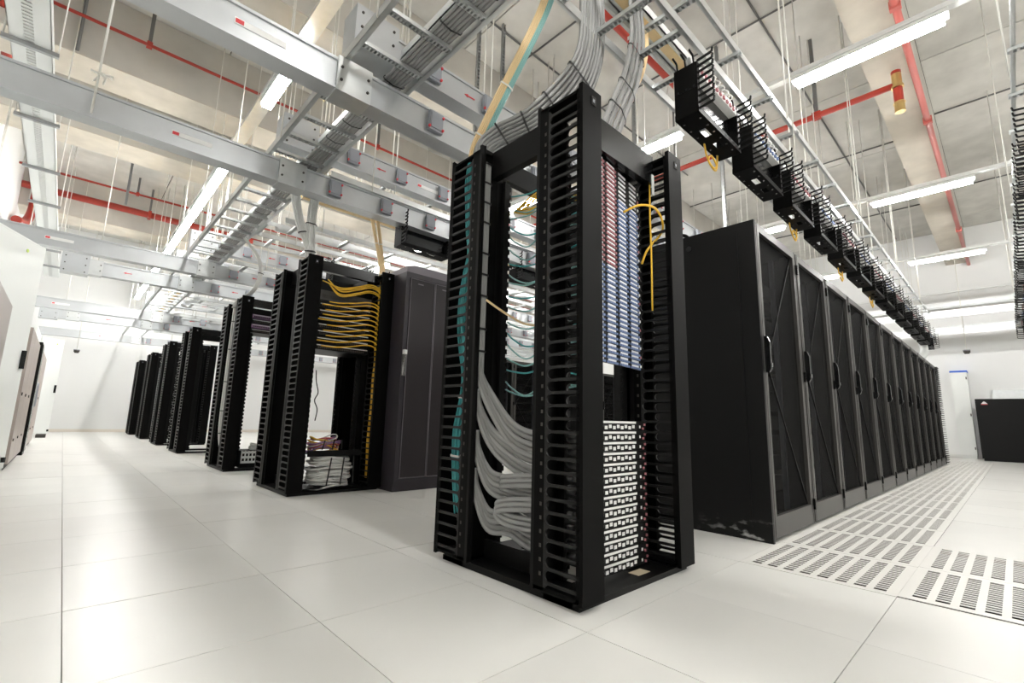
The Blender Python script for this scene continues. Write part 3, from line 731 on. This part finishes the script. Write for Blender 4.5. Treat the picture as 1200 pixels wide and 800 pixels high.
for nm, pth in (('left', [(1.331,4.5,2.765),(1.369,4.35,2.388),(1.449,4.3,2.166),(1.479,4.3,1.95)]), ('right', [(1.542,4.5,2.844),(1.466,4.35,2.52),(1.464,4.3,2.17),(1.494,4.3,1.95)])):
    bundle('cable_bundle', [shift(pth, (.017, .006*(k % 2), 0), k-2) for k in range(5)], .010, 'cable_white', 'white cable bundle dropping into the top left of the second rack, %s strand' % nm, 'cables', 'white drop bundles', 6, [.45, .75])
iv = [(1.993,4.3,2.848),(2.079,4.3,2.598),(2.178,4.3,2.185),(2.169,4.2,1.85)]
for nm, dx in (('left', -.03), ('right', .03)):
    bundle('fibre_ribbon', [[(a+dx*(1 if j < 2 else .5)+.010*(k-1), b, c) for j, (a, b, c) in enumerate(iv)] for k in range(3)], .0085, 'cable_ivory', 'ivory fibre ribbon dropping to the right side of the second rack, %s of the pair' % nm, 'cables', 'ivory ribbons at the second rack', 6, [.2, .5, .8], 'tie_white')
tag(MB().tube(spline([(1.62,4.3,1.05),(1.63,4.3,.95),(1.655,4.3,.85),(1.63,4.3,.78),(1.66,4.3,.70),(1.65,4.3,.6)]), .005, 5).build('patch_cable', 'tie_black'), 'thin black cord dangling in the empty middle of the second rack', 'cable')
# third rack: tied run, perforated box, drop loop
l3 = [(1.341,6.3,2.78),(1.502,6.3,2.585),(1.562,6.3,2.378),(1.5,6.3,2.145),(1.40,6.5,2.03),(1.38,6.6,1.95)]
bundle('cable_bundle', [shift(l3, (.012, .004, 0), k) for k in range(4)], .010, 'cable_white', 'white cable bundle looping down to the third rack of the line', 'cables', None, 6, [.4, .7])
bundle('cable_run', [[(1.40+.02*k, 6.6, 1.95), (1.40+.02*k, 6.62, 1.1), (1.40+.02*k, 6.60, .45), (1.44+.02*k, 6.56, .2), (1.5+.02*k, 6.5, .1)] for k in range(6)], .011, 'cable_white', 'white cables tied down between the posts of the third rack', 'cables', None, 6, [.05, .17, .29, .41, .53, .65, .78], div=10)
t = empty('perforated_box', (1.56, 6.16, .03)); tag(t, 'low dark box with a white perforated front in the third rack', 'box')
MB().box(0, .5, .01, .35, 0, .19).build('case', 'black_metal', t)
g = MB()
for k in range(3): g.box(0, .5, 0, .01, .05+.055*k, .075+.055*k)
for k in range(14): g.box(.0+.0375*k, .012+.0375*k, .0, .01, .05, .19)
g.build('grille', 'tray_white', t)
coil((1.80, 6.32, .235), .13, .05, 8, .009, 'cable_white', 'cable_coil', 'little coil of white cable on the perforated box in the third rack')
for k in range(4): device(1.53, 6.25, 1.62+.06*k, .49, .3, .045, 'slim switch with pale strip, %s of four in the third rack' % ['lowest', 'second lowest', 'second from the top', 'topmost'][k], k, True, 'cable_violet' if k % 2 else 'black_metal')

# ------------------------------------------------------------------ black server cabinets
CW, CD, CH = .8, 1.05, 1.93
def make_cabinet(first=False):
    t = empty('server_cabinet', (0, 0, 0))
    s = MB().box(0, CW, .05, CD, CH-.03, CH).box(0, CW, .05, CD, 0, .05).box(0, CW, CD-.01, CD, .05, CH-.03)
    for x in (0, CW-.03): s.box(x, x+.03, .05, .10, .05, CH-.03).box(x, x+.03, CD-.05, CD, .05, CH-.03)
    s.build('body', 'cabinet_black', t)
    MB().box(.06, .085, .13, .16, .06, CH-.05).box(CW-.085, CW-.06, .13, .16, .06, CH-.05).build('mounting_rail', 'tap_grey', t)
    sp = MB().box(-.012 if first else 0, .012, .0 if first else .1, CD, .0 if first else .06, CH if first else CH-.04).build('side_panel', 'scuffed_black' if first else 'cabinet_black', t)
    if first:
        MB().box(-.018, -.012, .105, CD-.02, .075, CH-.065).build('panel_face', 'scuffed_black', sp)
        lk = MB().disc((-.020, .42, CH-.095), .02, .008, 'x', 16).build('lock', 'black_gloss', sp)
    # door: satin frame, creased perforated sheet, swing handle, lock, hinges
    d = MB(); a, b, z0, z1, f = .012, CW-.012, .02, CH-.01, .055
    d.box(a, a+f, 0, .04, z0, z1).box(b-f, b, 0, .04, z0, z1).box(a+f, b-f, 0, .04, z1-.05, z1).box(a+f, b-f, 0, .04, z0, z0+.12)
    d.box(a+.018, a+.021, -.002, 0, z0, z1).box(b-.021, b-.018, -.002, 0, z0, z1)
    door = d.build('door', 'cabinet_frame', t)
    p = MB(); X0, X1, Za, Zb, zm = a+f, b-f, z0+.12, z1-.05, 1.02
    n = len(p.v); y = .022; p.v += [(X0,y,Za),(X1,y,Za),(X1,y,Zb),(X0,y,Zb),(X0,y-.018,zm)]
    p._f([(0,1,4),(1,2,4),(2,3,4)], n); p.build('mesh_sheet', 'perforated_steel', door)
    MB().bar((X1-.004, y-.003, Zb-.004), (X0+.004, y-.021, zm), .0035, .004).bar((X1-.004, y-.003, Za+.004), (X0+.004, y-.021, zm), .0035, .004).build('crease_shade_line', 'black_metal', door)  # black bars added to draw the dark shade line of the crease
    h = MB().prism([(.97,0),(1.19,0),(1.19,-.018),(1.15,-.032),(.99,-.032),(.97,-.020)], 'x', a+.020, a+.044)
    h.v = [(x, q, r_) if False else (x, r_, q) for x, q, r_ in h.v]
    hd = h.build('handle', 'black_gloss', door); MB().box(a+.028, a+.036, -.038, -.032, 1.0, 1.025).build('key_lock', 'chrome', hd)
    hg = MB()
    for z in (.14, 1.0, CH-.14): hg.box(b-.008, b+.014, -.014, .004, z-.035, z+.035)
    tag(hg.build('hinge', 'black_gloss', door), kind='stuff')
    # equipment dimly visible inside
    e_ = MB()
    for k in range(11): e_.box(.09, CW-.09, .16, .8, .22+.135*k, .32+.135*k)
    tag(e_.build('equipment', 'black_plate', t), kind='stuff')
    return t
cab1 = make_cabinet(True); cab2 = make_cabinet(False)
grp = 'black server cabinets along the vented floor'
ordc = ['nearest black server cabinet with mesh door and scuffed side panel', 'second', 'third', 'fourth', 'fifth', 'sixth', 'seventh', 'eighth', 'ninth', 'tenth', 'eleventh', 'twelfth and last']
for k in range(12):
    o = cab1 if k == 0 else (cab2 if k == 1 else copy_tree(cab2))
    o.location = (3.0+CW*k, .998, 0)
    tag(o, ordc[0] if k == 0 else '%s mesh-doored black server cabinet in the row beside the perforated floor tiles' % ordc[k], 'server cabinet', grp)
for k in range(8):
    o = copy_tree(cab2); o.location = (5.4+CW*k, 7.35, 0)
    tag(o, 'black server cabinet in the background row behind the big rack, %s from the left' % ORD[k], 'server cabinet', 'black server cabinets in the background row')
# things on top of the cabinets and at the row end
t = tag(MB().tube(spline([(3.06,1.9,1.93),(3.06,1.88,1.98),(3.07,1.78,2.0),(3.08,1.6,2.0),(3.09,1.5,1.99),(3.10,1.46,1.935)]), .012, 6).build('cable_hoop', 'black_metal'), 'black hose hooped over the top of the nearest cabinet', 'hose')
t = empty('end_cable_manager', (12.66, 1.02, 0)); tag(t, 'tall ladder-like black cable manager at the far end of the cabinet row', 'cable manager')
MB().box(0, .03, 0, .03, 0, 1.95).box(.30, .33, 0, .03, 0, 1.95).box(0, .33, .1, .13, 0, 1.95).build('frame', 'black_metal', t)
f = MB()
for k in range(46): f.box(.0, .34, -.05, .0, .04+.0415*k, .05+.0415*k)
tag(f.build('finger', 'black_metal', t), kind='stuff')
bundle('fibre_bundle', [[(12.78+.03*k, 1.045+.01*(k % 2), 1.9), (12.78+.03*k, 1.05, 1.0), (12.78+.03*k, 1.05, .3)] for k in range(5)], .012, 'cable_yellow', 'yellow cords inside the cable manager at the far end of the cabinet row', 'cables', None, 5)
for k in range(4):
    x = 2.72+1.646*k
    p = spline([(x, 1.17, 2.41), (x+.03, 1.17, 2.33), (x+.09, 1.16, 2.27), (x+.15, 1.16, 2.31), (x+.10, 1.17, 2.36), (x+.03, 1.16, 2.29), (x+.16, 1.17, 2.28), (x+.2, 1.17, 2.41)])
    tag(MB().tube(p, .006, 5).build('patch_cable', 'cable_yellow'), 'yellow cord looping below the overhead patch brackets, %s of four' % ['nearest', 'second', 'third', 'farthest'][k], 'cable', 'yellow cords under the brackets')
tag(MB().tube(spline([(12.9,1.18,2.55),(12.9,1.15,2.3),(12.7,1.2,2.12),(12.3,1.35,2.05)]), .07, 10).build('white_duct', 'tray_white'), 'short pale duct curving down at the far end of the bracket row', 'duct')

# grey-purple double-door cabinet beside the second rack
t = empty('server_cabinet', (2.19, 3.80, 0)); tag(t, 'grey-purple double-door cabinet standing right of the rack with yellow cords', 'server cabinet')
MB().box(0, .64, .04, 1.0, 0, 2.01).build('body', 'cabinet_purple', t)
MB().prism([(0,0),(.64,0),(.64,.05),(.56,.075),(.08,.075),(0,.05)], 'y', .0, 1.0).build('roof', 'purple_frame', t, (0, 0, 2.01))
d = MB().box(0, .04, .0, .04, .06, 2.01).box(.605, .64, 0, .04, .06, 2.01).box(.04, .605, 0, .04, 1.96, 2.01).box(.04, .605, 0, .04, .06, .11).box(0, .64, .02, .04, 0, .06).build('door_frame', 'cabinet_purple', t)
for x in (.045, .325):
    dr = MB().box(x, x+.275, -.006, .03, .115, 1.955).build('door', 'purple_door', t)
    MB().box(x+.0, x+.006, -.009, -.006, .115, 1.955).box(x+.269, x+.275, -.009, -.006, .115, 1.955).box(x, x+.275, -.009, -.006, .115, .121).box(x, x+.275, -.009, -.006, 1.949, 1.955).build('door_edge', 'purple_frame', dr)
    MB().box(x+.08, x+.14, -.0085, -.006, 1.905, 1.915).build('name_badge', 'purple_frame', dr)
h = MB().box(.005, .03, -.035, 0, 1.02, 1.22).build('handle', 'chrome', t); MB().box(.003, .032, -.04, -.005, 1.22, 1.26).build('lock', 'tray_white', t)

# ------------------------------------------------------------------ left side: cooling units, white cabinets with open doors
def crac(y0, y1, x, h, label, panels, handle=None):
    t = empty('cooling_unit', (x, y0, 0)); tag(t, label, 'cooling unit', 'beige cooling units along the left wall')
    MB().box(RX0+.03-x, -.03, 0, y1-y0, 0.0, h).build('case', 'panel_white', t)
    L = (y1-y0)/panels
    for k in range(panels):
        p = MB().box(-.03, 0, k*L+.006, (k+1)*L-.006, .06, h-.01).build('front_panel', 'panel_beige', t)
        b = MB().disc((.003, (k+.14)*L, h*.52), .018, .01, 'x', 10).disc((.003, (k+.14)*L, h*.2), .014, .01, 'x', 10)
        tag(b.build('latch', 'seam_dark', p), kind='stuff')
    MB().box(-.032, -.028, 0, y1-y0, .0, h).build('seam', 'seam_dark', t)
    if handle:
        p = [(.012, handle[0]+.09*math.cos(a*math.pi/8), handle[1]+.17*math.sin(a*math.pi/8)) for a in range(17)]
        MB().tube(p, .02, 6).build('handle', 'tap_grey', t)
    return t
crac(2.6, 4.78, -.35, 1.36, 'near beige cooling unit cut off by the left edge of the photo', 2, (1.55, .80))
crac(7.3, 9.4, -.345, 1.53, 'first beige cooling unit behind the near white open door', 3)
crac(9.95, 12.7, -.345, 1.58, 'beige cooling unit beyond the black gap on the left wall', 3, (.5, .85))
t = empty('filter_cabinet', (-.315, 9.46, 0)); tag(t, 'narrow black unit between two beige cooling units', 'cabinet')
MB().box(RX0+.03+.315, -.01, 0, .44, 0, 1.58).build('case', 'cabinet_black', t); MB().box(-.01, .0, .03, .41, .05, 1.55).build('front_panel', 'black_gloss', t)
def white_cab(y0, y1, h, ang, dw, hx, hy, label):
    t = empty('white_cabinet', (hx, hy, 0)); tag(t, label, 'cabinet')
    MB().box(RX0+.03-hx, -.02, y0-hy, y1-hy, 0, h).build('case', 'panel_white', t)
    d = empty('door_pivot'); bpy.data.objects.remove(d)
    c, s = math.cos(ang), math.sin(ang)
    def rotm(m): m.v = [(x*c-y*s, x*s+y*c, z) for x, y, z in m.v]; return m
    door = rotm(MB().box(0, dw, -.018, .018, .04, h-.01)).build('door', 'panel_white', t)
    rotm(MB().box(dw-.07, dw-.035, -.045, -.018, h*.44, h*.52).box(dw-.065, dw-.04, -.045, -.018, .10, .15)).build('handle', 'black_gloss', door)
    rotm(MB().disc((dw*.68, -.020, h*.945), .018, .006, 'y', 14)).build('sticker', 'led_green', door)
    rotm(MB().box(.02, dw-.02, -.02, -.0175, .05, .054).box(.02, dw-.02, -.02, -.0175, h-.03, h-.026)).build('door_fold', 'tray_white', door)
    return t
white_cab(4.95, 6.25, 2.38, R(67), .93, -.74, 6.26, 'tall white cabinet with its door ajar, nearest on the left')
white_cab(13.6, 15.6, 2.32, R(53), .62, -.565, 15.52, 'far white cabinet with its door ajar, next to the back wall on the left')
tag(MB().box(0, .16, 0, .5, 0, .07).build('floor_box', 'seam_dark', None, (-.36, 14.9, 0)), 'small dark box on the floor before the far white cabinet', 'box')
# white perforated cable tray high on the left
t = empty('cable_tray', (-.79, 1.0, 3.95)); tag(t, 'wide white perforated cable tray high along the left wall', 'cable tray')
m = MB(); m.box(0, .005, 0, 15.5, 0, .11).box(.275, .28, 0, 15.5, 0, .11); m.box(0, .10, 0, 15.5, 0, .004).box(.165, .28, 0, 15.5, 0, .004); m.build('tray', 'tray_white', t)
g = MB()
for k in range(310): g.box(.10, .165, .05*k, .05*k+.028, 0, .004)
tag(g.build('tray_bridge', 'tray_white', t), kind='stuff')
MB().box(.02, .26, 0, 15.5, .02, .06).build('cable_layer', 'cable_white', t)
for k in range(10):
    y = .2+1.55*k; MB().box(-.05, .33, y, y+.04, -.04, 0).build('support_strut', 'galvanized_dark', t)
    top = (4.97 if any(a-.06 < 1+y < b+.06 for a, b in beams) else RZ)-3.96
    for x in (-.04, .32): rod(t, x, y+.02, -.02, top, .007)

# ------------------------------------------------------------------ red fire pipes
def pipe(name, path, r, label, m='red_pipe', clamps=(), n=12):
    t = empty(name, path[0]); o = Vector(path[0]); tag(t, label, 'fire pipe')
    MB().tube([Vector(p)-o for p in path], r, n).build('pipe', m, t)
    for c, top in clamps:
        c = Vector(c)-o; d = MB().box(c.x-.03, c.x+.03, c.y-r-.012, c.y+r+.012, c.z-r-.012, c.z+r+.012); d.build('clamp', m, t)
        MB().box(c.x-.02, c.x+.02, c.y-.02, c.y+.02, c.z+r, top-o.z).build('drop_strut', 'conduit', t)
    return t
pipe('fire_pipe', [(RX0, .405, 4.905), (RX1, .405, 4.905)], .036, 'pale red fire pipe running along the concrete beam at the upper right', 'red_pipe_pale', [((x, .405, 4.90), 4.975) for x in (5.6, 8.2, 10.8, 13.4)])
zz = 4.75
pipe('fire_pipe', [(6.79, .60, zz), (6.79, 9.5, zz)], .038, 'red fire pipe with a brass valve crossing the ceiling behind the brackets', 'red_pipe', [((6.79, y, zz), RZ) for y in (1.4, 3.4)])
zz = 5.22
t = empty('sprinkler_valve', (6.79, .56, 4.75)); tag(t, 'brass and red valve at the end of the red ceiling pipe', 'valve')
MB().disc((0, 0, .06), .05, .16, 'z', 14).disc((0, 0, -.03), .062, .03, 'z', 14).build('valve_body', 'brass', t)
MB().disc((0, 0, .155), .05, .04, 'z', 14).disc((0, 0, -.15), .048, .20, 'z', 14).build('red_body', 'red_pipe', t)
MB().disc((0, 0, -.30), .052, .12, 'z', 14).disc((0, 0, -.245), .06, .02, 'z', 8).build('outlet', 'brass', t)
pipe('fire_pipe', [(RX0, 2.70, zz), (RX1-.2, 2.70, zz)], .07, 'thick red fire pipe seen between the rungs above the big rack', 'red_pipe', [((x, 2.70, zz), RZ) for x in (2.9, 7.0, 11.0)])
pipe('fire_pipe', [(RX0, 7.18, 5.30), (RX1, 7.18, 5.30)], .022, 'thin red pipe across the ceiling at the upper left', 'red_pipe', [((x, 7.18, 5.30), RZ) for x in (.2, 3.4, 6.6)], 8)
pipe('fire_pipe', [(RX0, 13.2, 5.5), (RX1, 13.2, 5.5)], .024, 'thin red pipe just above the thick one at the far left ceiling', 'red_pipe', [((x, 13.2, 5.5), RZ) for x in (.6, 4.2)], 8)
pipe('fire_pipe', [(RX0+.05, 13.7, 5.25), (RX1, 13.7, 5.25)], .075, 'thick red pipe running across the far left ceiling', 'red_pipe', [((x, 13.7, 5.25), RZ) for x in (.9, 4.6)])
pipe('fire_pipe', [(-1.1, 5.6, 5.3), (-1.1, 7.3, 5.24), (-1.1, 8.3, 5.11), (-1.1, 8.42, 5.0)], .06, 'red pipe stub at the top left corner of the photo', 'red_pipe')
pipe('fire_pipe', spline([(-1.03, 14.1, 5.6), (-1.03, 14.2, 5.25), (-1.05, 14.2, 4.8), (-1.1, 13.9, 4.5), (-1.17, 13.3, 4.35)]), .08, 'red elbow pipe bending into the left wall', 'red_pipe')
# vertical slotted struts from the ceiling
for k, (x, y, z) in enumerate(((3.29, 4.27, 3.4), (3.63, 4.18, 3.6), (5.7, 3.5, 4.2), (.35, 10.9, 4.4), (6.0, 2.35, 3.0))):
    m = MB().box(-.02, -.016, -.02, .02, 0, 5.9-z).box(-.02, .02, .016, .02, 0, 5.9-z).box(.016, .02, -.02, .02, 0, 5.9-z)
    for q in range(int((5.9-z)/.05)): m.box(-.016, .016, -.02, -.017, .05*q, .05*q+.022)
    tag(m.build('hanging_strut', 'galvanized_dark', None, (x, y, z)), 'slotted steel strut hanging from the ceiling, %s' % ['behind the ivory ribbon', 'left of the broad grey bundle', 'right of the broad grey bundle', 'at the far left above the cooling units', 'behind the overhead patch brackets'][k], 'strut', 'slotted hanging struts')
# knotted cord hanging from the ceiling at the left
t = empty('knotted_rope', (-.10, 4.03, 5.9)); tag(t, 'white rope with a frayed knot hanging at the upper left', 'rope')
MB().tube([(0, 0, 0), (-.02, 0, -3.3)], .008, 6).build('strand', 'rod', t)
kn = MB()
for k in range(7): a = k*.9; kn.tube(spline([(0, -.02, -3.02), (.03*math.cos(a), .03*math.sin(a), -3.00+.02*math.sin(k)), (.06*math.cos(a+.5), .06*math.sin(a+.5), -3.03+.03*math.cos(2*k))], 4), .007, 5)
kn.build('knot', 'rod', t)

# ------------------------------------------------------------------ far right end
t = empty('white_cabinet', (16.1, .70, 0)); tag(t, 'tall pale cabinet with a blue top edge at the right end wall', 'cabinet')
MB().box(0, .38, 0, .30, .08, 2.10).box(.02, .38, .01, .29, 0, .08).build('case', 'panel_white', t)
MB().box(-.02, .38, -.01, .31, 2.10, 2.14).build('top_edge', 'blue_paint', t)
hg = MB()
for z in (.25, 1.05, 1.95): hg.box(-.012, 0, .01, .03, z-.03, z+.03)
tag(hg.build('hinge', 'seam_dark', t), kind='stuff')
t = empty('black_cabinet', (15.4, -.9, 0)); tag(t, 'low black cabinet with a small emblem at the right edge of the photo', 'cabinet')
MB().box(0, .8, 0, 1.495, .05, 1.40).box(.02, .78, .02, 1.47, 0, .05).build('case', 'cabinet_black', t)
MB().box(-.012, 0, .01, 1.485, .06, 1.39).build('front_panel', 'cabinet_black', t)
em = MB().prism([(1.40,1.285),(1.29,1.285),(1.325,1.33),(1.345,1.345),(1.365,1.33)], 'x', -.016, -.012).build('emblem', 'label_white', t)
MB().box(-.016, -.012, 1.29, 1.40, 1.268, 1.279).build('emblem_bar', 'red_mark', em)
t = empty('framed_board', (16.45, -1.4, 1.45)); tag(t, 'pale framed panel on the right wall above the low black cabinet', 'board')
MB().box(0, .05, 0, 1.72, 0, .22).build('panel', 'galvanized', t); MB().box(-.01, 0, 0, 1.72, 0, .015).box(-.01, 0, 0, 1.72, .205, .22).box(-.01, 0, 1.705, 1.72, 0, .22).build('frame', 'tray_white', t)
tag(MB().box(0, .6, 0, .6, 0, 2.0).box(-.012, 0, .02, .58, .05, 1.98).build('black_cabinet', 'cabinet_black', None, (13.0, -.88, 0)), 'tall black cabinet barely entering at the right edge of the photo', 'cabinet')
def sensor(x, y, z, top, label):
    t = empty('ceiling_sensor', (x, y, z)); tag(t, label, 'sensor')
    MB().disc((0, 0, 0), .06, .05, 'z', 16).disc((0, 0, -.035), .045, .03, 'z', 16).build('head', 'seam_dark', t)
    MB().disc((0, 0, .03), .065, .02, 'z', 16).build('base', 'tap_grey', t); rod(t, 0, 0, .04, top-z, .008)
sensor(15.0, .60, 2.47, RZ-.01, 'small dark sensor hanging before the right end wall')
sensor(.07, 17.0, 2.17, RZ-.01, 'small dark sensor hanging before the back wall at the left')
for k, (x, z, wd) in enumerate(((14.6, 3.25, .16), (15.3, 2.95, .20), (15.8, 3.7, .14))):
    t = empty('wall_trunking', (x, -4.5, z)); tag(t, 'pale horizontal trunking crossing before the right end wall, %s' % ['middle one', 'lowest one', 'highest one'][k], 'trunking')
    MB().box(0, .06, 0, 14, 0, wd).build('housing', 'galvanized', t); MB().box(-.004, 0, 0, 14, wd*.1, wd*.25).build('seam', 'galvanized_dark', t)
    for q in range(8): rod(t, .03, .6+1.8*q, wd, RZ-z-.02 if not any(a-.06 < -4.5+.6+1.8*q < b+.06 for a, b in beams) else 4.97-z)
